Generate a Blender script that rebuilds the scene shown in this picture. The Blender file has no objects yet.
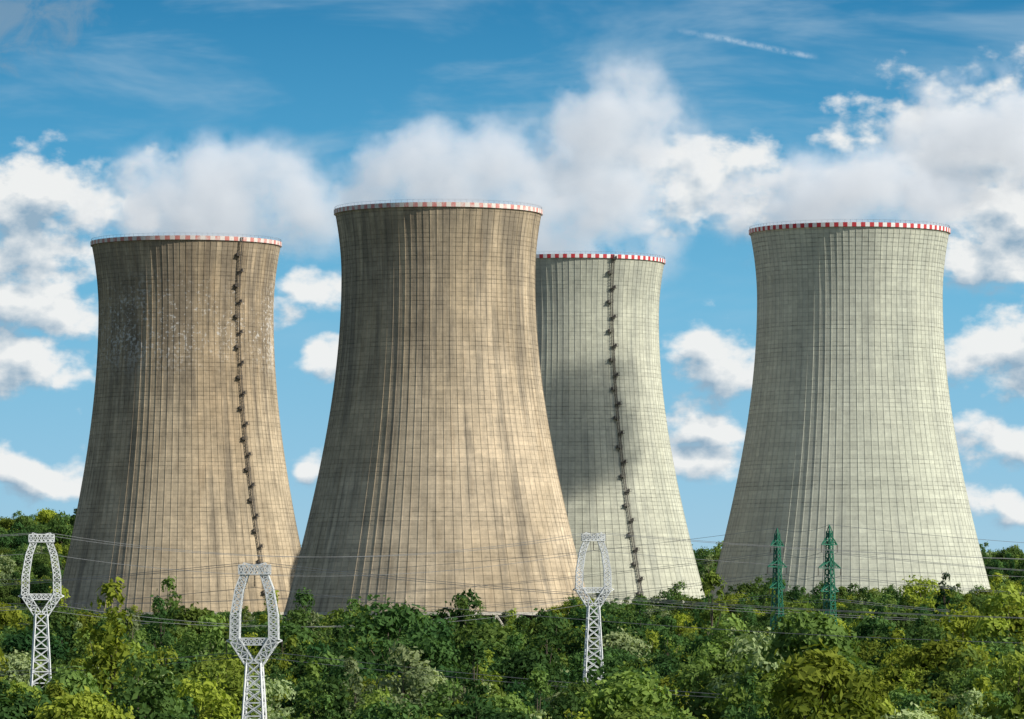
import bpy, math, random
import numpy as np
from mathutils import Vector, Matrix
random.seed(7); rng=np.random.default_rng(11)
scene=bpy.context.scene
scene.view_settings.view_transform='Standard'
try: scene.view_settings.look='None'
except Exception: pass
scene.view_settings.exposure=0

# ------------------------------------------------------------------ helpers
def new_mat(name):
    m=bpy.data.materials.new(name); m.use_nodes=True
    nt=m.node_tree; nt.nodes.clear()
    out=nt.nodes.new('ShaderNodeOutputMaterial')
    return m,nt,out
def setin(nt,sock,v):
    if v is None: return
    if isinstance(v,bpy.types.NodeSocket): nt.links.new(v,sock)
    else: sock.default_value=v
def M(nt,op,a,b=None,c=None,clamp=False):
    n=nt.nodes.new('ShaderNodeMath'); n.operation=op; n.use_clamp=clamp
    setin(nt,n.inputs[0],a); setin(nt,n.inputs[1],b); setin(nt,n.inputs[2],c)
    return n.outputs[0]
def VM(nt,op,a,b=None,scale=None):
    n=nt.nodes.new('ShaderNodeVectorMath'); n.operation=op
    setin(nt,n.inputs[0],a); setin(nt,n.inputs[1],b)
    if scale is not None: setin(nt,n.inputs['Scale'],scale)
    return n.outputs['Value'] if op in('LENGTH','DOT_PRODUCT') else n.outputs[0]
def MIX(nt,f,a,b,blend='MIX'):
    n=nt.nodes.new('ShaderNodeMix'); n.data_type='RGBA'; n.blend_type=blend
    setin(nt,n.inputs[0],f)
    for s,v in((n.inputs[6],a),(n.inputs[7],b)):
        if isinstance(v,tuple) and len(v)==3: v=v+(1,)
        setin(nt,s,v)
    return n.outputs[2]
def SS(nt,v,lo,hi,o0=0.0,o1=1.0):
    n=nt.nodes.new('ShaderNodeMapRange'); n.interpolation_type='SMOOTHSTEP'
    setin(nt,n.inputs[0],v); setin(nt,n.inputs[1],lo); setin(nt,n.inputs[2],hi)
    setin(nt,n.inputs[3],o0); setin(nt,n.inputs[4],o1)
    return n.outputs[0]
def NOISE(nt,vec,scale,detail=4,rough=0.5,dim='3D',dist=0.0):
    n=nt.nodes.new('ShaderNodeTexNoise'); n.noise_dimensions=dim
    if vec is not None: nt.links.new(vec,n.inputs['Vector'])
    n.inputs['Scale'].default_value=scale; n.inputs['Detail'].default_value=detail
    n.inputs['Roughness'].default_value=rough; n.inputs['Distortion'].default_value=dist
    return n
def COMB(nt,x,y,z=0.0):
    n=nt.nodes.new('ShaderNodeCombineXYZ')
    setin(nt,n.inputs[0],x); setin(nt,n.inputs[1],y); setin(nt,n.inputs[2],z)
    return n.outputs[0]
def link(ob,parent=None):
    scene.collection.objects.link(ob)
    if parent is not None: ob.parent=parent
    return ob
def mesh_obj(name,verts,faces,mat=None,parent=None,smooth=False,coll=True):
    me=bpy.data.meshes.new(name); me.from_pydata([tuple(v) for v in verts],[],[tuple(f) for f in faces]); me.update()
    if mat: me.materials.append(mat)
    if smooth:
        for p in me.polygons: p.use_smooth=True
    ob=bpy.data.objects.new(name,me)
    if coll: link(ob,parent)
    return ob
def empty(name,loc):
    e=bpy.data.objects.new(name,None); e.location=loc; link(e); return e
class B:
    def __init__(s): s.v=[]; s.f=[]
    def strut(s,a,b,r,r2=None,n=4,caps=False):
        a=Vector(a); b=Vector(b); r2=r if r2 is None else r2
        d=(b-a).normalized(); u=d.cross(Vector((0,0,1)))
        if u.length<1e-3: u=Vector((1,0,0))
        u.normalize(); w=d.cross(u); k=len(s.v)
        for p,rr in((a,r),(b,r2)):
            for i in range(n):
                t=2*math.pi*(i+.5)/n; s.v.append(p+u*math.cos(t)*rr+w*math.sin(t)*rr)
        for i in range(n):
            j=(i+1)%n; s.f.append((k+i,k+j,k+n+j,k+n+i))
        if caps: s.f.append(tuple(range(k+n-1,k-1,-1))); s.f.append(tuple(range(k+n,k+2*n)))
    def box(s,c,sx,sy,sz,rot=0):
        k=len(s.v); c=Vector(c); ca,sa=math.cos(rot),math.sin(rot)
        for dz in(-1,1):
            for dx,dy in((-1,-1),(1,-1),(1,1),(-1,1)):
                x,y=dx*sx/2,dy*sy/2
                s.v.append(c+Vector((x*ca-y*sa,x*sa+y*ca,dz*sz/2)))
        for q in((0,3,2,1),(4,5,6,7),(0,1,5,4),(1,2,6,5),(2,3,7,6),(3,0,4,7)): s.f.append(tuple(k+i for i in q))
    def obj(s,name,mat,parent=None): return mesh_obj(name,s.v,s.f,mat,parent)

# ------------------------------------------------------------------ camera (telephoto, on a low rise)
cam=bpy.data.cameras.new('camera'); co=bpy.data.objects.new('camera',cam); link(co)
co.location=(0,0,30); co.rotation_euler=(math.radians(90+2.891),0,0)
cam.sensor_width=36; cam.lens=36*5000/1024; cam.clip_start=1; cam.clip_end=40000
scene.camera=co

# ------------------------------------------------------------------ sun
AZ,EL=math.radians(64),math.radians(32)
sv=Vector((math.sin(AZ)*math.cos(EL),-math.cos(AZ)*math.cos(EL),math.sin(EL)))
sl=bpy.data.lights.new('sun','SUN'); sl.energy=5.0; sl.angle=math.radians(.5); sl.color=(1,.95,.85)
so=bpy.data.objects.new('sun',sl); link(so); so.rotation_euler=(-sv).to_track_quat('-Z','Y').to_euler(); so.location=(0,0,400)

# ------------------------------------------------------------------ world
w=bpy.data.worlds.new('World'); scene.world=w; w.use_nodes=True
nt=w.node_tree; nt.nodes.clear()
wo=nt.nodes.new('ShaderNodeOutputWorld'); bg=nt.nodes.new('ShaderNodeBackground'); bg2=nt.nodes.new('ShaderNodeBackground'); mxw=nt.nodes.new('ShaderNodeMixShader')
nt.links.new(mxw.outputs[0],wo.inputs[0]); nt.links.new(bg.outputs[0],mxw.inputs[1]); nt.links.new(bg2.outputs[0],mxw.inputs[2])
STR=0.10; bg.inputs[1].default_value=STR; bg2.inputs[1].default_value=STR
sky=nt.nodes.new('ShaderNodeTexSky'); sky.sky_type='NISHITA'; sky.sun_disc=False
sky.sun_elevation=EL; sky.sun_rotation=math.atan2(sv.x,sv.y); sky.air_density=1; sky.dust_density=.6; sky.ozone_density=1.5
tc=nt.nodes.new('ShaderNodeTexCoord')
sep=nt.nodes.new('ShaderNodeSeparateXYZ'); nt.links.new(tc.outputs['Generated'],sep.inputs[0])
X,Y,Z=sep.outputs
az=M(nt,'ARCTAN2',X,Y); el=M(nt,'ARCSINE',Z)
U=M(nt,'MULTIPLY',az,50.0); V=M(nt,'MULTIPLY',el,50.0)
P0=COMB(nt,U,V,0.0)
def E(x0,x1,y0,y1):
    return ((x0+x1)/2/100-5.12, 6.12-(y0+y1)/2/100, (x1-x0)/200, (y1-y0)/200)
ell=[E(-90,165,155,255),E(-100,110,215,305),E(-60,115,275,352),E(-60,115,336,404),E(-40,100,448,502),E(262,360,274,324),
     E(292,350,345,388),E(285,335,450,495),
     E(630,810,135,235),E(655,765,322,402),E(660,748,400,450),E(660,755,438,488),
     E(835,1090,75,240),E(910,1120,130,305),E(920,1080,240,300),E(930,1080,316,388),E(945,1080,412,474),E(955,1080,488,528)]
wn=NOISE(nt,P0,1.1,2,.5,'2D').outputs['Color']
def cloud(P):
    wv=VM(nt,'SCALE',VM(nt,'SUBTRACT',wn,(.5,.5,.5)),scale=.6)
    Pw=VM(nt,'ADD',P,wv)
    best=None
    for cx,cy,rx,ry in ell:
        q=VM(nt,'MULTIPLY',VM(nt,'SUBTRACT',Pw,(cx,cy,0)),(1/rx,1/ry,0))
        l=VM(nt,'LENGTH',q)
        best=l if best is None else M(nt,'SMOOTH_MIN',best,l,.15)
    e=M(nt,'MAXIMUM',M(nt,'SUBTRACT',1.0,best),-.8)
    st=VM(nt,'MULTIPLY',P,(.85,1.35,1))
    f=NOISE(nt,st,2.0,7,.55,'2D').outputs['Fac']
    vo=nt.nodes.new('ShaderNodeTexVoronoi'); vo.voronoi_dimensions='2D'; vo.feature='F1'; vo.inputs['Scale'].default_value=4.2
    nt.links.new(VM(nt,'ADD',st,VM(nt,'SCALE',NOISE(nt,P,3.0,3,.6,'2D').outputs['Color'],scale=.4)),vo.inputs['Vector'])
    puff=M(nt,'SUBTRACT',.45,vo.outputs['Distance'])
    d=M(nt,'ADD',e,M(nt,'MULTIPLY',M(nt,'SUBTRACT',f,.5),1.8))
    return M(nt,'ADD',d,M(nt,'MULTIPLY',puff,.26))
d0=cloud(P0); d1=cloud(VM(nt,'ADD',P0,(.11,.20,0)))
alpha=M(nt,'MULTIPLY',SS(nt,d0,-.14,.50),.97)
dif=M(nt,'SUBTRACT',d1,d0)
thick=SS(nt,d0,.2,1.1)
shade=M(nt,'ADD',M(nt,'MULTIPLY',dif,1.25),M(nt,'MULTIPLY',thick,.42))
lowf=NOISE(nt,P0,.9,3,.5,'2D').outputs['Fac']
shade=M(nt,'ADD',M(nt,'ADD',shade,.19),M(nt,'MULTIPLY',M(nt,'SUBTRACT',lowf,.5),1.4),clamp=True)
ccol=MIX(nt,shade,(.88,.89,.88),(.30,.43,.55))
cr=nt.nodes.new('ShaderNodeValToRGB'); el01=M(nt,'DIVIDE',V,14.0,clamp=True); nt.links.new(el01,cr.inputs[0])
e=cr.color_ramp; e.elements[0].position=0; e.elements[0].color=(.42,.62,.74,1)
e.elements[1].position=1; e.elements[1].color=(.03,.15,.36,1)
for p,c in((.10,(.29,.56,.75)),(.22,(.17,.48,.71)),(.33,(.08,.35,.60)),(.44,(.032,.225,.45))):
    k=e.elements.new(p); k.color=c+(1,)
ci=NOISE(nt,VM(nt,'MULTIPLY',P0,(.33,1.3,1)),1.0,5,.6,'2D',dist=.25).outputs['Fac']
cirm=M(nt,'MULTIPLY',M(nt,'MULTIPLY',SS(nt,ci,.40,.8),.40),SS(nt,V,2.0,4.2))
skyc=MIX(nt,cirm,cr.outputs[0],(.50,.64,.74))
t=M(nt,'DIVIDE',M(nt,'SUBTRACT',U,1.38),1.72)
ly=M(nt,'ADD',M(nt,'SUBTRACT',5.84,M(nt,'MULTIPLY',t,.30)),M(nt,'MULTIPLY',M(nt,'SINE',M(nt,'MULTIPLY',t,5.0)),.015))
dl=M(nt,'ABSOLUTE',M(nt,'SUBTRACT',V,ly))
cm=M(nt,'MULTIPLY',SS(nt,dl,.045,.0),M(nt,'MULTIPLY',SS(nt,t,0,.5),SS(nt,t,1.0,.9)))
cn=NOISE(nt,P0,7,3,.6,'2D').outputs['Fac']
cm=M(nt,'MULTIPLY',cm,SS(nt,cn,.3,.65,.05,.4))
skyc=MIX(nt,cm,skyc,(.7,.8,.88))
full=MIX(nt,alpha,skyc,ccol)
wl=VM(nt,'LENGTH',VM(nt,'MULTIPLY',VM(nt,'SUBTRACT',P0,(-4.95,5.95,0)),(1/1.1,1/.6,0)))
wn2=NOISE(nt,P0,2.2,5,.6,'2D',dist=.4).outputs['Fac']
wm=M(nt,'MULTIPLY',SS(nt,M(nt,'ADD',M(nt,'SUBTRACT',1.0,wl),M(nt,'MULTIPLY',M(nt,'SUBTRACT',wn2,.5),2.0)),.1,.9),.7)
full=MIX(nt,wm,full,(.22,.34,.46))
nt.links.new(VM(nt,'SCALE',full,scale=1.0/STR),bg2.inputs[0]); nt.links.new(sky.outputs[0],bg.inputs[0])
fm=M(nt,'MULTIPLY',SS(nt,V,14.0,8.0),SS(nt,M(nt,'ABSOLUTE',U),26.0,16.0))
nt.links.new(fm,mxw.inputs[0])

# ------------------------------------------------------------------ terrain
def sst(a,b,x):
    t=np.clip((x-a)/(b-a),0,1); return t*t*(3-2*t)
def ground(x,y):
    x=np.asarray(x,float); y=np.asarray(y,float)
    g=np.interp(y,[-3000,40,90,250,420,560,700,900,1150,1400,1470,1850,2050,2350,2700,6000,15000],
                  [27.9,27.9,26,12,10,10.5,13,15.5,15.5,15.5,22.7,23,27,43,50,30,10])
    rd=np.interp(x,[-140,-115,-55,-32,3,12,24,40,55,200],[8,1.0,.1,-2.5,-3.8,1.2,2.6,6.4,8.2,9.2])
    g=g+rd*sst(1000,1230,y)*(1-sst(1400,1460,y))
    g=g+4.0*sst(10,55,x)*sst(420,520,y)*(1-sst(680,820,y))
    g=g+1.5*sst(-25,-60,x)*sst(380,440,y)*(1-sst(500,560,y))
    g=g+15*sst(-90,-190,x)*sst(1900,2250,y)*(1-sst(2800,3500,y))
    m=sst(250,400,y)*(1-sst(1420,1465,y))+sst(1900,2000,y)
    g=g+m*(.8*np.sin(x*.045+1)*np.sin(y*.021)+.6*np.sin(x*.09+y*.04))
    return g
ys=np.concatenate([[-3000,-1500,-500,-100],np.arange(0,2800,15),[3000,3500,4500,6000,9000,15000]])
xs=np.concatenate([[-9000,-4000,-2000,-1000,-700],np.arange(-500,501,14),[700,1000,2000,4000,9000]])
gx,gy=np.meshgrid(xs,ys); gz=ground(gx,gy); nx=len(xs)
vs=np.stack([gx.ravel(),gy.ravel(),gz.ravel()],1)
fs=[(j*nx+i,j*nx+i+1,(j+1)*nx+i+1,(j+1)*nx+i) for j in range(len(ys)-1) for i in range(nx-1)]
gm,gt,go=new_mat('grass_soil')
geo=gt.nodes.new('ShaderNodeNewGeometry'); bs=gt.nodes.new('ShaderNodeBsdfPrincipled'); bs.inputs['Roughness'].default_value=1
n1=NOISE(gt,geo.outputs['Position'],.06,6,.6).outputs['Fac']; n2=NOISE(gt,geo.outputs['Position'],1.2,5,.7).outputs['Fac']
c=MIX(gt,SS(gt,n1,.35,.65),(.05,.075,.02),(.10,.11,.045)); c=MIX(gt,SS(gt,n2,.35,.7),c,(.03,.05,.015))
gt.links.new(c,bs.inputs['Base Color']); gt.links.new(bs.outputs[0],go.inputs[0])
mesh_obj('ground',vs,fs,gm,smooth=True)

# ------------------------------------------------------------------ tower materials
NR=96
def concrete(name,colA,colB,stain,white=0.0,seed=0.0,brown=(.26,.18,.105)):
    m,t,o=new_mat(name)
    uv=t.nodes.new('ShaderNodeUVMap'); uv.uv_map='UVMap'
    s=t.nodes.new('ShaderNodeSeparateXYZ'); t.links.new(uv.outputs[0],s.inputs[0])
    cu=M(t,'MULTIPLY',s.outputs[0],float(NR)); h=M(t,'MULTIPLY',s.outputs[1],125.0)
    lift=M(t,'DIVIDE',h,1.35)
    fu=M(t,'FLOOR',cu); fv=M(t,'FLOOR',lift)
    def WN(v):
        n=t.nodes.new('ShaderNodeTexWhiteNoise'); n.noise_dimensions='3D'; t.links.new(v,n.inputs['Vector']); return n.outputs['Value']
    cell=WN(COMB(t,fu,fv,seed)); row=WN(COMB(t,0.5,fv,seed+3)); colu=WN(COMB(t,fu,.5,seed+5))
    geo=t.nodes.new('ShaderNodeTexCoord'); pos=VM(t,'ADD',geo.outputs['Object'],(seed*31,seed*17,0))
    big=NOISE(t,VM(t,'MULTIPLY',pos,(1,1,.5)),.03,5,.6).outputs['Fac']
    med=NOISE(t,pos,.16,6,.7).outputs['Fac']
    fine=NOISE(t,pos,.9,4,.7).outputs['Fac']
    stk=NOISE(t,COMB(t,M(t,'MULTIPLY',cu,.45),M(t,'MULTIPLY',h,.016),seed),1.0,6,.68).outputs['Fac']
    stf=NOISE(t,COMB(t,M(t,'MULTIPLY',cu,2.3),M(t,'MULTIPLY',h,.05),seed+2),1.0,4,.6).outputs['Fac']
    sec=NOISE(t,COMB(t,M(t,'MULTIPLY',M(t,'FLOOR',M(t,'DIVIDE',cu,3.0)),.45),M(t,'MULTIPLY',h,.008),seed+9),1.0,3,.6).outputs['Fac']
    rowb=NOISE(t,COMB(t,M(t,'MULTIPLY',cu,.03),M(t,'MULTIPLY',h,.07),seed+4),1.0,4,.65).outputs['Fac']
    def fac(v,a): return M(t,'ADD',1.0,M(t,'MULTIPLY',M(t,'SUBTRACT',v,.5),a))
    c=MIX(t,SS(t,big,.38,.62),colA,colB)
    st=stain/.7
    k=fac(cell,.12)
    for v,a in((row,.10),(colu,.07),(med,.95*st),(fine,.45),(stf,.40*st),(sec,.85*st),(rowb,.36*st)): k=M(t,'MULTIPLY',k,fac(v,a))
    k=M(t,'MULTIPLY',k,1.10)
    topd=SS(t,h,40.0,125.0)
    dk=M(t,'MULTIPLY',SS(t,M(t,'ADD',stk,M(t,'MULTIPLY',topd,.11)),.47,.67),stain)
    c=MIX(t,dk,c,tuple(x*y for x,y in zip(colA,(.42,.45,.52))))
    c=MIX(t,M(t,'MULTIPLY',SS(t,NOISE(t,COMB(t,M(t,'MULTIPLY',cu,.8),M(t,'MULTIPLY',h,.03),seed+12),1.0,4,.6).outputs['Fac'],.55,.75),stain*.5),c,brown)
    fr=M(t,'FRACT',lift); j0=SS(t,M(t,'ABSOLUTE',M(t,'SUBTRACT',fr,.5)),.30,.46,0.0,1.0)
    js=SS(t,WN(COMB(t,fv,2.0,seed)),0,1,.06,.34)
    jn=SS(t,NOISE(t,pos,.35,4,.7).outputs['Fac'],.3,.65,.1,1.3)
    jl=M(t,'SUBTRACT',1.0,M(t,'MULTIPLY',M(t,'MULTIPLY',j0,js),jn))
    fc=M(t,'FRACT',cu); vl=SS(t,M(t,'ABSOLUTE',M(t,'SUBTRACT',fc,.5)),.36,.5,1.0,.85)
    k=M(t,'MULTIPLY',M(t,'MULTIPLY',k,jl),vl)
    c=VM(t,'SCALE',c,scale=k)
    if white>0:
        wnn=NOISE(t,pos,.9,5,.7).outputs['Fac']
        band=M(t,'MULTIPLY',SS(t,h,74,90),SS(t,h,114,98))
        c=MIX(t,M(t,'MULTIPLY',M(t,'MULTIPLY',SS(t,M(t,'ADD',wnn,M(t,'MULTIPLY',M(t,'SUBTRACT',big,.5),.7)),.50,.60),band),white),c,(.66,.64,.6))
    b=t.nodes.new('ShaderNodeBsdfPrincipled'); b.inputs['Roughness'].default_value=.92
    b.inputs['Specular IOR Level'].default_value=.15
    if 'Diffuse Roughness' in b.inputs: b.inputs['Diffuse Roughness'].default_value=.6
    t.links.new(c,b.inputs['Base Color'])
    bp=t.nodes.new('ShaderNodeBump'); bp.inputs['Strength'].default_value=.7; bp.inputs['Distance'].default_value=.15
    t.links.new(M(t,'ADD',jl,med),bp.inputs['Height']); t.links.new(bp.outputs[0],b.inputs['Normal'])
    t.links.new(b.outputs[0],o.inputs[0])
    return m
def rim_mat(name,n,red,white,contrast):
    m,t,o=new_mat(name)
    uv=t.nodes.new('ShaderNodeUVMap'); uv.uv_map='UVMap'
    s=t.nodes.new('ShaderNodeSeparateXYZ'); t.links.new(uv.outputs[0],s.inputs[0])
    f=M(t,'GREATER_THAN',M(t,'FRACT',M(t,'MULTIPLY',s.outputs[0],float(n))),.5)
    g=t.nodes.new('ShaderNodeTexCoord'); nn=NOISE(t,g.outputs['Object'],.35,5,.7).outputs['Fac']
    f=M(t,'MULTIPLY',f,SS(t,nn,.5-.35*contrast,.75-.4*contrast,contrast*.6,1.0))
    c=MIX(t,f,white,red); n3=NOISE(t,g.outputs['Object'],1.3,4,.7).outputs['Fac']
    c=MIX(t,SS(t,n3,.5,.8,0,.5),c,(.25,.23,.2))
    b=t.nodes.new('ShaderNodeBsdfPrincipled'); b.inputs['Roughness'].default_value=.7
    t.links.new(c,b.inputs['Base Color']); t.links.new(b.outputs[0],o.inputs[0]); return m
def plain(name,col,rough=.7,metal=0,var=.3,scale=1.5):
    m,t,o=new_mat(name); g=t.nodes.new('ShaderNodeTexCoord')
    n=NOISE(t,g.outputs['Object'],scale,4,.6).outputs['Fac']
    c=MIX(t,SS(t,n,.3,.7),tuple(x*(1-var) for x in col),tuple(min(1,x*(1+var*.4)) for x in col))
    b=t.nodes.new('ShaderNodeBsdfPrincipled'); b.inputs['Roughness'].default_value=rough; b.inputs['Metallic'].default_value=metal
    t.links.new(c,b.inputs['Base Color']); t.links.new(b.outputs[0],o.inputs[0]); return m
m_dark=plain('dark_fill',(.03,.03,.03)); m_col=plain('column_concrete',(.5,.46,.38)); m_stair=plain('weathered_steel',(.06,.052,.045))
m_inner=plain('inner_concrete',(.2,.19,.17))

def tower(x,y,rt,zt,bb,bt,H,cmat,rmat,stair=None,gz=23.0,z0=30.0):
    root=empty('cooling_tower',(x,y,z0))
    def R(h):
        b=bb if h<zt else bt
        return rt*math.sqrt(1+((h-zt)/b)**2)
    nz=62; hs=[H*i/nz for i in range(nz+1)]
    ang=[]
    for i in range(NR):
        for fr,pr in((-.05,.10),(.05,.10),(.08,0),(.92,0)): ang.append(((i+fr)/NR,pr))
    na=len(ang); v=[]
    for h in hs:
        r=R(h)
        for a,p in ang:
            t=2*math.pi*a; v.append(((r+p)*math.sin(t),-(r+p)*math.cos(t),h))
    f=[];ul=[]
    for j in range(nz):
        for i in range(na):
            k=(i+1)%na
            f.append((j*na+i,j*na+k,(j+1)*na+k,(j+1)*na+i))
            a0=ang[i][0]; a1=ang[k][0]+(1 if k==0 else 0)
            ul+= [a0,hs[j]/125,a1,hs[j]/125,a1,hs[j+1]/125,a0,hs[j+1]/125]
    sh=mesh_obj('shell',v,f,cmat,root)
    l=sh.data.uv_layers.new(name='UVMap'); l.data.foreach_set('uv',ul)
    v=[];f=[];n=96
    for h in hs[::2]:
        r=R(h)-.5
        for i in range(n):
            t=2*math.pi*i/n; v.append((r*math.sin(t),-r*math.cos(t),h))
    L=len(hs[::2])
    for j in range(L-1):
        for i in range(n): k=(i+1)%n; f.append((j*n+i,(j+1)*n+i,(j+1)*n+k,j*n+k))
    mesh_obj('inner_shell',v,f,m_inner,root,True)
    def ring(name,prof,mat,n=192):
        v=[];f=[];ul=[];m=len(prof)
        for i in range(n):
            t=2*math.pi*i/n
            for r,z in prof: v.append((r*math.sin(t),-r*math.cos(t),z))
        for i in range(n):
            k=(i+1)%n
            for j in range(m):
                q=(j+1)%m; f.append((i*m+j,k*m+j,k*m+q,i*m+q)); ul+=[i/n,0,(i+1)/n,0,(i+1)/n,1,i/n,1]
        ob=mesh_obj(name,v,f,mat,root); l=ob.data.uv_layers.new(name='UVMap'); l.data.foreach_set('uv',ul)
    rT=R(H)
    ring('rim_band',[(rT-.8,H+.02),(rT+.55,H+.02),(rT+.6,H+1.35),(rT-.8,H+1.35)],rmat)
    ring('base_ring',[(R(0)-.6,-.9),(R(0)+.25,-.9),(R(0)+.25,-.02),(R(0)-.6,-.02)],m_col)
    b=B(); n=110
    for i in range(n):
        t=2*math.pi*i/n; r=rT+.3; p=(r*math.sin(t),-r*math.cos(t),H+1.35); b.strut(p,(p[0],p[1],H+2.2),.035)
        t2=2*math.pi*(i+1)/n; b.strut((p[0],p[1],H+2.2),(r*math.sin(t2),-r*math.cos(t2),H+2.2),.03)
    b.obj('rim_railing',m_stair,root)
    b=B(); n=40; r0=R(0)-.2; hb=z0-gz
    for i in range(n):
        for sg in(-.5,.5):
            t=2*math.pi*i/n; t2=2*math.pi*(i+sg)/n; rb=r0+1.6
            b.strut((rb*math.sin(t),-rb*math.cos(t),-hb-.3),(r0*math.sin(t2),-r0*math.cos(t2),-.9),.42,.36,n=6)
        b.box((r0*math.sin(t)*1.04,-r0*math.cos(t)*1.04,-hb+.2),1.8,1.8,1.0,t)
    b.obj('support_columns',m_col,root)
    b=B(); b.strut((0,0,-hb-.2),(0,0,-.5),R(0)*.86,n=64,caps=True); b.obj('cooling_fill',m_dark,root)
    if stair is not None:
        b=B(); sb,stp,ps=stair; hh=0.5
        def ANG(h): return math.radians(sb+(stp-sb)*h/H)
        def P(h,off,da=0):
            r=R(h)+off; s=da/r; a=ANG(h); return Vector((r*math.sin(a+s),-r*math.cos(a+s),h))
        while hh<H:
            h2=min(hh+2,H+1.2)
            for da in(-.36,.36): b.strut(P(hh,.55,da),P(h2,.55,da),.11)
            for q in range(4): z=hh+q*.5; b.strut(P(z,.55,-.36),P(z,.55,.36),.05)
            b.strut(P(hh,.05,0),P(hh,1.1,0),.06)
            for q in(.0,1.0):
                b.strut(P(hh+q,.55,-.4),P(hh+q,1.2,-.25),.05); b.strut(P(hh+q,1.2,-.25),P(hh+q,1.2,.25),.05); b.strut(P(hh+q,1.2,.25),P(hh+q,.55,.4),.05)
            for da in(-.25,.25): b.strut(P(hh,1.2,da),P(h2,1.2,da),.05)
            hh+=2
        k=0; hh=6
        while hh<H:
            s=1 if k%2 else -1; a=ANG(hh); b.box(P(hh,.85,s*.7),2.0*ps,1.3,.14,a)
            b.box(P(hh+1.05,1.45,s*.7),2.0*ps,.07,.10,a)
            for q in(-.95,0,.95): b.strut(P(hh,1.45,s*.7+q*ps),P(hh+1.05,1.45,s*.7+q*ps),.05)
            b.box(P(hh+.5,.6,s*1.2),.6*ps,.5,.9*ps,a)
            b.strut(P(hh-1.4,.05,s*.9),P(hh,1.3,s*.9),.07)
            hh+=5.0; k+=1
        b.obj('access_ladder',m_stair,root)
    return root
cA=concrete('concrete_tan',(.45,.355,.235),(.53,.44,.31),.74,.8,1.0)
cB=concrete('concrete_beige',(.45,.365,.25),(.54,.45,.325),.68,0,2.0)
cC=concrete('concrete_grey',(.50,.505,.41),(.56,.56,.46),.34,0,3.0,(.35,.33,.25))
cD=concrete('concrete_pale',(.54,.55,.455),(.60,.605,.505),.27,0,4.0,(.40,.39,.30))
r1=rim_mat('rim_faded',60,(.55,.2,.17),(.66,.6,.55),.5); r2=rim_mat('rim_faded_b',70,(.6,.22,.2),(.7,.66,.6),.45)
r3=rim_mat('rim_red_white',72,(.5,.03,.04),(.78,.76,.74),1.0)
tower(-107.8,1651,28.8,99,90,54,120.8,cA,r1,stair=(42.5,38.2,.9))
tower(-22.5,1524,29.5,102,83,53,121.2,cB,r2)
tower(21.6,1740,29.5,102,82.5,53,121.2,cC,r3,stair=(29.5,24,1.0))
tower(106.8,1578,29.2,99,82,53,119.4,cD,r3)

# ------------------------------------------------------------------ steam plumes
sm,stt,sout=new_mat('steam')
g=stt.nodes.new('ShaderNodeTexCoord'); ge=stt.nodes.new('ShaderNodeNewGeometry')
ln=VM(stt,'LENGTH',g.outputs['Object']); fall=M(stt,'SUBTRACT',1.0,ln)
nn=NOISE(stt,VM(stt,'MULTIPLY',ge.outputs['Position'],(.9,.7,1.0)),.052,4,.60,dist=0).outputs['Fac']
dn=M(stt,'SUBTRACT',M(stt,'ADD',M(stt,'MULTIPLY',fall,1.0),M(stt,'MULTIPLY',M(stt,'SUBTRACT',nn,.5),3.8)),.12)
dn=M(stt,'MULTIPLY',M(stt,'MULTIPLY',M(stt,'MINIMUM',M(stt,'MAXIMUM',dn,0.0),1.0),SS(stt,fall,0,.35)),.12)
vsc=stt.nodes.new('ShaderNodeVolumeScatter'); vsc.inputs['Color'].default_value=(1,1,1,1); vsc.inputs['Anisotropy'].default_value=.15
vem=stt.nodes.new('ShaderNodeEmission'); vem.inputs['Color'].default_value=(.84,.92,1,1); vad=stt.nodes.new('ShaderNodeAddShader')
stt.links.new(dn,vsc.inputs['Density']); stt.links.new(M(stt,'MULTIPLY',dn,.33),vem.inputs['Strength'])  # glow added to the steam, standing in for multiply scattered light
stt.links.new(vsc.outputs[0],vad.inputs[0]); stt.links.new(vem.outputs[0],vad.inputs[1]); stt.links.new(vad.outputs[0],sout.inputs['Volume'])
def ico(name,loc,sc,rot=0):
    import bmesh
    me=bpy.data.meshes.new(name); bm=bmesh.new(); bmesh.ops.create_icosphere(bm,subdivisions=3,radius=1.0); bm.to_mesh(me); bm.free()
    me.materials.append(sm); o=bpy.data.objects.new(name,me); o.location=loc; o.scale=sc; o.rotation_euler=(0,rot,0); link(o)
ico('steam_plume',(-98,1656,164),(56,30,30),-.05)
ico('steam_plume',(-18,1534,162),(50,30,26),-.1)
ico('steam_plume',(34,1752,180),(40,34,54),.25)
ico('steam_plume',(104,1586,160),(50,28,26),-.12)
ico('steam_plume',(152,1640,184),(42,28,30),-.3)  # extra plume, added to cast a shadow on the third tower

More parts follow.
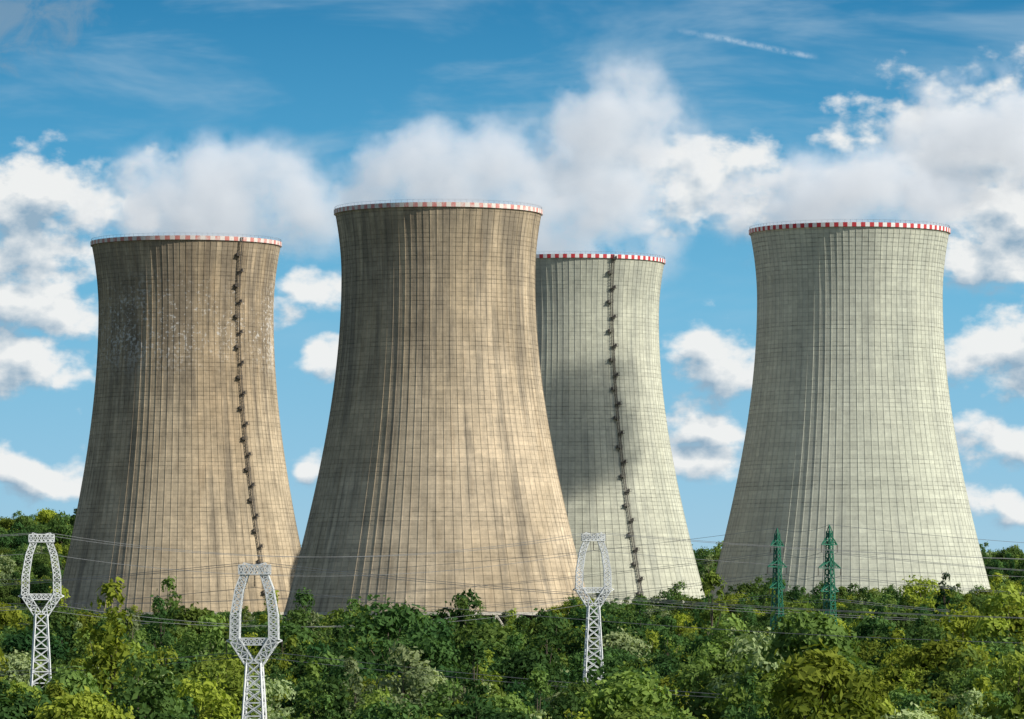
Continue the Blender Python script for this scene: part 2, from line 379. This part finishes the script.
# ------------------------------------------------------------------ trees
def leaf_mat(name,dark,light,trans=.35):
    m,t,o=new_mat(name)
    at=t.nodes.new('ShaderNodeAttribute'); at.attribute_type='GEOMETRY'; at.attribute_name='shade'
    ti=t.nodes.new('ShaderNodeAttribute'); ti.attribute_type='INSTANCER'; ti.attribute_name='tint'
    oi=t.nodes.new('ShaderNodeObjectInfo')
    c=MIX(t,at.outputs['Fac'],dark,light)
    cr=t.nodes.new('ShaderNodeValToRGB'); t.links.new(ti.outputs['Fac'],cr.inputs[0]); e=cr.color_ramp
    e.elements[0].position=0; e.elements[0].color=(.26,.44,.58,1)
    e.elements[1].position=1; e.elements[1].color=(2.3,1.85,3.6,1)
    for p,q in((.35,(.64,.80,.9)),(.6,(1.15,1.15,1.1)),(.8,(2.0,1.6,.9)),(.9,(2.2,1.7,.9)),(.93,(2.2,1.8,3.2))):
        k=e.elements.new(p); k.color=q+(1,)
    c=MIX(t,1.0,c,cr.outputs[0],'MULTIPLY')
    c=VM(t,'SCALE',c,scale=M(t,'ADD',.6,M(t,'MULTIPLY',oi.outputs['Random'],.85)))
    d=t.nodes.new('ShaderNodeBsdfDiffuse'); tr=t.nodes.new('ShaderNodeBsdfTranslucent'); mx=t.nodes.new('ShaderNodeMixShader')
    t.links.new(c,d.inputs[0]); t.links.new(VM(t,'MULTIPLY',c,(1.15,1.2,.6)),tr.inputs[0]); mx.inputs[0].default_value=trans
    t.links.new(d.outputs[0],mx.inputs[1]); t.links.new(tr.outputs[0],mx.inputs[2]); t.links.new(mx.outputs[0],o.inputs[0]); return m
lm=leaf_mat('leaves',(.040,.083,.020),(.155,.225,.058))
bark=plain('bark',(.14,.11,.08),.9,0,.4,3)
tcol=bpy.data.collections.new('tree_prototypes')
def make_tree(idx,height,rad,nl,lobes,leaf,kind='round'):
    r=np.random.default_rng(100+idx); b=B()
    base=height*(.22 if kind!='bush' else .05)
    Ls=[]
    for i in range(lobes):
        tz=r.uniform(0,1)
        if kind=='poplar': w=rad*(.25+.75*math.sin(math.pi*min(1,tz*.9+.12)))
        elif kind=='cone': w=rad*(1-tz)**.8
        else: w=rad*math.sqrt(max(0,1-(2*tz-.75)**2/1.6))
        a=r.uniform(0,2*math.pi); rr=w*math.sqrt(r.uniform(.05,1))*.85
        lr=rad*r.uniform(.20,.42)*(1 if kind in('round','bush') else .65)
        z=base+ (height-base-lr*.5)*tz
        Ls.append((np.array([rr*math.cos(a),rr*math.sin(a),z]),lr,r.uniform(0,1)))
    b.strut((0,0,-.8),(0,0,height*.45),.06*rad+.04,.04*rad,n=6)
    b.strut((0,0,height*.45),(rad*.05,0,height*.82),.04*rad,.03,n=5)
    for c,lr,_ in Ls[:14]:
        z0=min(c[2]*.55,height*.6); b.strut((0,0,z0),tuple(c),.05,.015,n=4)
    nb=len(b.f)
    V=[np.array([tuple(q) for q in b.v])]; F=list(b.f); sh=[0.5]*nb; k=len(b.v)
    per=nl//lobes
    for c,lr,lv in Ls:
        n=int(per*(lr/(rad*.33))**2)+8
        d=r.normal(size=(n,3)); d/=np.linalg.norm(d,axis=1)[:,None]
        d[:,2]=np.where(d[:,2]<-.3,-d[:,2],d[:,2])
        rr=lr*(1+r.normal(0,.18,n)); out=r.random(n)<.10; rr=np.where(out,rr*1.35,rr)
        scl=np.array([1,1,.8 if kind!='poplar' else 1.4]); p=c+d*rr[:,None]*scl
        p+=r.normal(0,.07,(n,3))*rad*.3
        nrm=d+r.normal(0,.45,(n,3)); nrm/=np.linalg.norm(nrm,axis=1)[:,None]
        t1=np.cross(nrm,r.normal(size=(n,3))); t1/=np.linalg.norm(t1,axis=1)[:,None]; t2=np.cross(nrm,t1)
        s=leaf*r.uniform(.55,1.3,n)[:,None]
        q=np.stack([p-t1*s,p+t2*s*.55+nrm*s*.12,p+t1*s,p-t2*s*.55+nrm*s*.12],1).reshape(-1,3)
        V.append(q)
        for i in range(n): F.append((k,k+1,k+2,k+3)); k+=4
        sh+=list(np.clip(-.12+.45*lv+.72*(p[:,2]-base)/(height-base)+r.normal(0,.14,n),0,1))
    V=np.concatenate(V)
    me=bpy.data.meshes.new('tree_mesh'); me.from_pydata(V.tolist(),[],F); me.update()
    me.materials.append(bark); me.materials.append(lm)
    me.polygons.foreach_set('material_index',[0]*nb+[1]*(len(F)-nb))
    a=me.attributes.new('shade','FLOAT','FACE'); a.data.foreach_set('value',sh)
    o=bpy.data.objects.new('tree_proto_%02d'%idx,me); tcol.objects.link(o)
specs=[(8,3.4,3000,24,.25,'round'),(7.2,3.8,3200,28,.25,'round'),(9,3.0,2700,26,.24,'round'),(8.4,4.2,3700,34,.26,'round'),
       (7.6,3.0,2500,18,.23,'round'),(10.5,2.1,2300,26,.23,'poplar'),(9.5,1.9,2100,24,.21,'poplar'),(8,2.4,2000,30,.24,'cone'),
       (3.6,2.7,1500,16,.23,'bush'),(3.0,2.4,1300,14,.22,'bush')]
for i,s in enumerate(specs): make_tree(i,*s)
towers=[(-107.8,1651,54),(-22.5,1524,50),(21.6,1740,54),(106.8,1578,54)]
pyl=[(-64.9,690),(-28.8,560),(12.2,750),(53,1000),(57.1,900)]
pts=[];sc=[];rot=[];idx=[];tint=[]
def low(x,y,f,s=0): return math.sin(x*f+s)*math.sin(y*f*.7+s*2)+.5*math.sin(x*f*2.3+y*f*1.7+s)
def incorr(px,py,wd,dep=190):
    return any(b-dep<py<b+3 and abs(px-a*py/b)<wd for a,b in pyl)
def scatter(y0,y1,step,smin,smax,mode):
    y=y0
    while y<y1:
        hw=.112*y+14; x=-hw
        while x<hw:
            px=x+rng.uniform(-.48,.48)*step; py=y+rng.uniform(-.48,.48)*step; x+=step
            if any((px-a)**2+(py-b)**2<r*r for a,b,r in towers): continue
            s=rng.uniform(smin,smax)*(1+.16*low(px,py,.05))
            if rng.random()<.12: s*=1.35
            k=int(rng.choice([0,1,2,3,4,5,6,7,8,9],p=[.16,.16,.15,.14,.12,.07,.05,.03,.06,.06]))
            near=min(math.hypot(px-a,py-b) for a,b in pyl)
            if near<7: k=8 if rng.random()<.5 else 9; s=.6
            if incorr(px,py,5.5): k=8+(k%2); s=min(s,.6)
            if mode=='mid' and px<14: s=min(s,1.0)
            if mode=='mid' and 1250<py<1475 and -40<px<9:
                if rng.random()<.75: k=8+(k%2); s=min(s,.9)
                else: s=min(s,.66)
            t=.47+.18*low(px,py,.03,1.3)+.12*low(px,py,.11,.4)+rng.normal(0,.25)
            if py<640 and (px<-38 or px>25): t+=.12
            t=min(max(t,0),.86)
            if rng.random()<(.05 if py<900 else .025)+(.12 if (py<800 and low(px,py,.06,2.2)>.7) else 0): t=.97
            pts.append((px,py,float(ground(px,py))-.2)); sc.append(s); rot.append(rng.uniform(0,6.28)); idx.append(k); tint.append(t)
        y+=step*.95
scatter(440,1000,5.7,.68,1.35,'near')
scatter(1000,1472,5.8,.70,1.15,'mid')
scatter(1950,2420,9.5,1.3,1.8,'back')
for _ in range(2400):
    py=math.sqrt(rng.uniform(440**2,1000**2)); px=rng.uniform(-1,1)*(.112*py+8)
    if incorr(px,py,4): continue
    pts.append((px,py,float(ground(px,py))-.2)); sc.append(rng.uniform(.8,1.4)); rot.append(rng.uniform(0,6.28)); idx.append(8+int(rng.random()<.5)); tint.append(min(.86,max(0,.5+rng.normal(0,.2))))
print('TREES',len(pts))
me=bpy.data.meshes.new('forest'); me.from_pydata(pts,[],[])
def at(n,ty,vals):
    a=me.attributes.new(n,ty,'POINT'); a.data.foreach_set('value',vals)
at('tsc','FLOAT',sc); at('trot','FLOAT',rot); at('tidx','INT',idx); at('tint','FLOAT',tint)
fo=bpy.data.objects.new('forest',me); link(fo)
ng=bpy.data.node_groups.new('forest_scatter','GeometryNodeTree')
ng.interface.new_socket('Geometry',in_out='INPUT',socket_type='NodeSocketGeometry'); ng.interface.new_socket('Geometry',in_out='OUTPUT',socket_type='NodeSocketGeometry')
N=ng.nodes; gi=N.new('NodeGroupInput'); gout=N.new('NodeGroupOutput')
ip=N.new('GeometryNodeInstanceOnPoints'); ci_=N.new('GeometryNodeCollectionInfo')
ci_.inputs['Collection'].default_value=tcol; ci_.inputs['Separate Children'].default_value=True; ci_.inputs['Reset Children'].default_value=True
def na(n,ty):
    k=N.new('GeometryNodeInputNamedAttribute'); k.data_type=ty; k.inputs['Name'].default_value=n
    return [o for o in k.outputs if o.enabled and o.name=='Attribute'][0]
cx=N.new('ShaderNodeCombineXYZ'); L=ng.links
L.new(na('trot','FLOAT'),cx.inputs[2])
m2p=N.new('GeometryNodeMeshToPoints')
L.new(gi.outputs[0],m2p.inputs[0]); L.new(m2p.outputs[0],ip.inputs['Points']); L.new(ci_.outputs[0],ip.inputs['Instance'])
ip.inputs['Pick Instance'].default_value=True
L.new(na('tidx','INT'),ip.inputs['Instance Index']); L.new(cx.outputs[0],ip.inputs['Rotation']); L.new(na('tsc','FLOAT'),ip.inputs['Scale'])
L.new(ip.outputs[0],gout.inputs[0])
md=fo.modifiers.new('scatter','NODES'); md.node_group=ng

# ------------------------------------------------------------------ pylons
m_galv=plain('galvanised_steel',(.74,.76,.76),.45,.05,.10); m_green=plain('green_painted_steel',(.012,.15,.085),.5,0,.25)
m_ins=plain('insulator_glass',(.12,.09,.08),.3); m_wire=plain('aluminium_wire',(.14,.15,.16),.6)
def lattice(b,z0,w0,z1,w1,n,r=.07,rb=.045):
    def C(t,i):
        w=w0+(w1-w0)*t; s=((-1,-1),(1,-1),(1,1),(-1,1))[i]
        return (s[0]*w/2,s[1]*w/2,z0+(z1-z0)*t)
    for i in range(4): b.strut(C(0,i),C(1,i),r)
    for j in range(n):
        t0,t1=j/n,(j+1)/n
        for i in range(4):
            k=(i+1)%4
            b.strut(C(t0,i),C(t1,k),rb); b.strut(C(t0,k),C(t1,i),rb); b.strut(C(t1,i),C(t1,k),rb)
def truss(b,a,c,w,r=.05,n=5,taper=1.0):
    a=Vector(a); c=Vector(c); d=(c-a); L=d.length; d.normalize(); s=Vector((0,1,0)); u=d.cross(s).normalized()
    def C(t,i):
        ww=w*(1+(taper-1)*t)/2; q=((-1,-1),(1,-1),(1,1),(-1,1))[i]; return a+d*L*t+s*q[0]*ww+u*q[1]*ww
    for i in range(4): b.strut(C(0,i),C(1,i),r)
    for j in range(n):
        for i in range(4):
            k=(i+1)%4; b.strut(C(j/n,i),C((j+1)/n,k),r*.75); b.strut(C(j/n,k),C((j+1)/n,i),r*.75); b.strut(C((j+1)/n,i),C((j+1)/n,k),r*.75)
            if j==0: b.strut(C(0,i),C(0,k),r*.75)
def white_pylon(x,y,ztop,H=26.0,rot=0,k=1.0):
    root=empty('transmission_tower',(x,y,ztop-H)); root.rotation_euler=(0,0,rot)
    hd=8.8*k; zc=H-hd; zw=zc-2.4*k
    b=B(); lattice(b,-1,3.3*k,zw,1.6*k,10,.13,rb=.08); b.obj('lattice_body',m_galv,root)
    b=B()
    for s in(-1,1):
        truss(b,(s*.5*k,0,zw),(s*2.2*k,0,zc+.2),1.05*k,.09,3)
        truss(b,(s*2.2*k,0,zc+.2),(s*2.15*k,0,zc+3.0*k),1.0*k,.085,4)
        truss(b,(s*2.15*k,0,zc+3.0*k),(s*1.7*k,0,zc+5.8*k),.95*k,.085,4,.92)
        truss(b,(s*1.7*k,0,zc+5.8*k),(s*1.05*k,0,H-1.2*k),.87*k,.085,3,.9)
        b.strut((s*2.2*k,-.4,zc),(s*.3*k,-.4,zw),.07); b.strut((s*2.2*k,.4,zc),(s*.3*k,.4,zw),.07)
    b.obj('window_frame',m_galv,root)
    b=B()
    for s in(-1,1):
        t=(s*3.15*k,0,zc+.1)
        for dy in(-.4,.4):
            b.strut((s*1.9*k,dy,zc+.6*k),t,.085); b.strut((s*1.7*k,dy,zc-.55*k),t,.085)
            b.strut((s*2.4*k,dy,zc+.4*k),(s*2.3*k,dy,zc-.4*k),.06)
    truss(b,(-1.9*k,0,zc),(1.9*k,0,zc),.75*k,.08,6)
    truss(b,(-1.75*k,0,H-.75*k),(1.75*k,0,H-.75*k),1.0*k,.085,6)
    for s in(-1,1):
        b.strut((s*1.75*k,0,H-.75*k),(s*1.2*k,0,H),.08); b.strut((s*1.1*k,-.3,H-1.6*k),(s*1.75*k,-.3,H-.8*k),.08)
        b.strut((s*1.2*k,0,H),(0,0,H-.35*k),.07)
    b.obj('crossarms',m_galv,root)
    b=B(); at_=[]
    for px_,pz in((-3.15*k,zc+.1),(3.15*k,zc+.1),(0,H-1.35*k)):
        for q in range(7):
            z=pz-.15-.17*q; b.strut((px_,0,z),(px_,0,z-.09),.13,.07,n=6,caps=True)
        b.strut((px_,0,pz),(px_,0,pz-1.4),.03); at_.append((px_,0,pz-1.4))
    b.obj('insulators',m_ins,root)
    Mx=Matrix.Translation(root.location)@Matrix.Rotation(rot,4,'Z')
    return [Mx@Vector(p) for p in at_]+[Mx@Vector((-1.2*k,0,H)),Mx@Vector((1.2*k,0,H))]
def green_pylon(x,y,ztop,H=30.0,rot=0,k=1.0):
    root=empty('transmission_tower',(x,y,ztop-H)); root.rotation_euler=(0,0,rot)
    b=B(); lattice(b,-1,3.2*k,H*.52,1.6*k,7,.15,rb=.09); lattice(b,H*.52,1.6*k,H-1.2,.8*k,9,.13,rb=.085)
    for sx in(-1,1):
        for sy in(-1,1): b.strut((sx*.35*k,sy*.35*k,H-1.2),(0,0,H),.10)
    b.obj('lattice_body',m_green,root)
    b=B(); at_=[]; ins=B()
    for z,l in((H*.60,3.0),(H*.74,3.7),(H*.88,2.6)):
        for s in(-1,1):
            t=(s*l*k,0,z)
            for dy in(-.45,.45):
                b.strut((s*.4,dy,z),t,.10); b.strut((s*.4,dy,z+1.3),t,.10)
                for q in(.3,.6): b.strut((s*l*q,dy*(1-q),z),(s*l*q,dy*(1-q),z+1.3*(1-q)),.06)
            b.strut((s*l*.3,-.3,z),(s*l*.3,.3,z),.06)
            for q in range(7): zz=z-.15-.17*q; ins.strut((t[0],0,zz),(t[0],0,zz-.09),.14,.08,n=6,caps=True)
            ins.strut(t,(t[0],0,z-1.4),.03); at_.append((t[0],0,z-1.4))
    b.obj('crossarms',m_green,root); ins.obj('insulators',m_ins,root)
    Mx=Matrix.Translation(root.location)@Matrix.Rotation(rot,4,'Z')
    return [Mx@Vector(p) for p in at_]+[Mx@Vector((0,0,H))]
pa=white_pylon(-64.9,690,40.9,rot=.15); pb=white_pylon(-28.8,560,35.5,H=25,rot=-.1); pc=white_pylon(12.2,750,41.9,rot=.1,k=.98)
g1=green_pylon(53,1000,46.8,rot=.95,k=.95); g2=green_pylon(57.1,900,45.7,rot=.9,k=.95)
W=B()
def addw(A,Bp,sag,r=.032):
    for a,c in zip(A,Bp):
        prev=None
        for i in range(25):
            t=i/24; p=a.lerp(c,t); p=Vector((p.x,p.y,p.z-sag*4*t*(1-t)))
            if prev is not None: W.strut(prev,p,r,n=3)
            prev=p
def shift(A,v): return [p+Vector(v) for p in A]
addw(shift(pa,(-230,-60,6)),pa,6); addw(pa,pc,3.5); addw(pc,shift(pc,(240,90,4)),6)
addw(shift(pb,(-200,60,4)),pb,6); addw(pb,shift(pb,(230,-30,1)),7)
addw(shift(g1,(-260,60,-4)),g1,8,.04); addw(g1,g2,1.0,.04); addw(g2,shift(g2,(200,40,2)),6,.04)
W.obj('power_lines',m_wire)
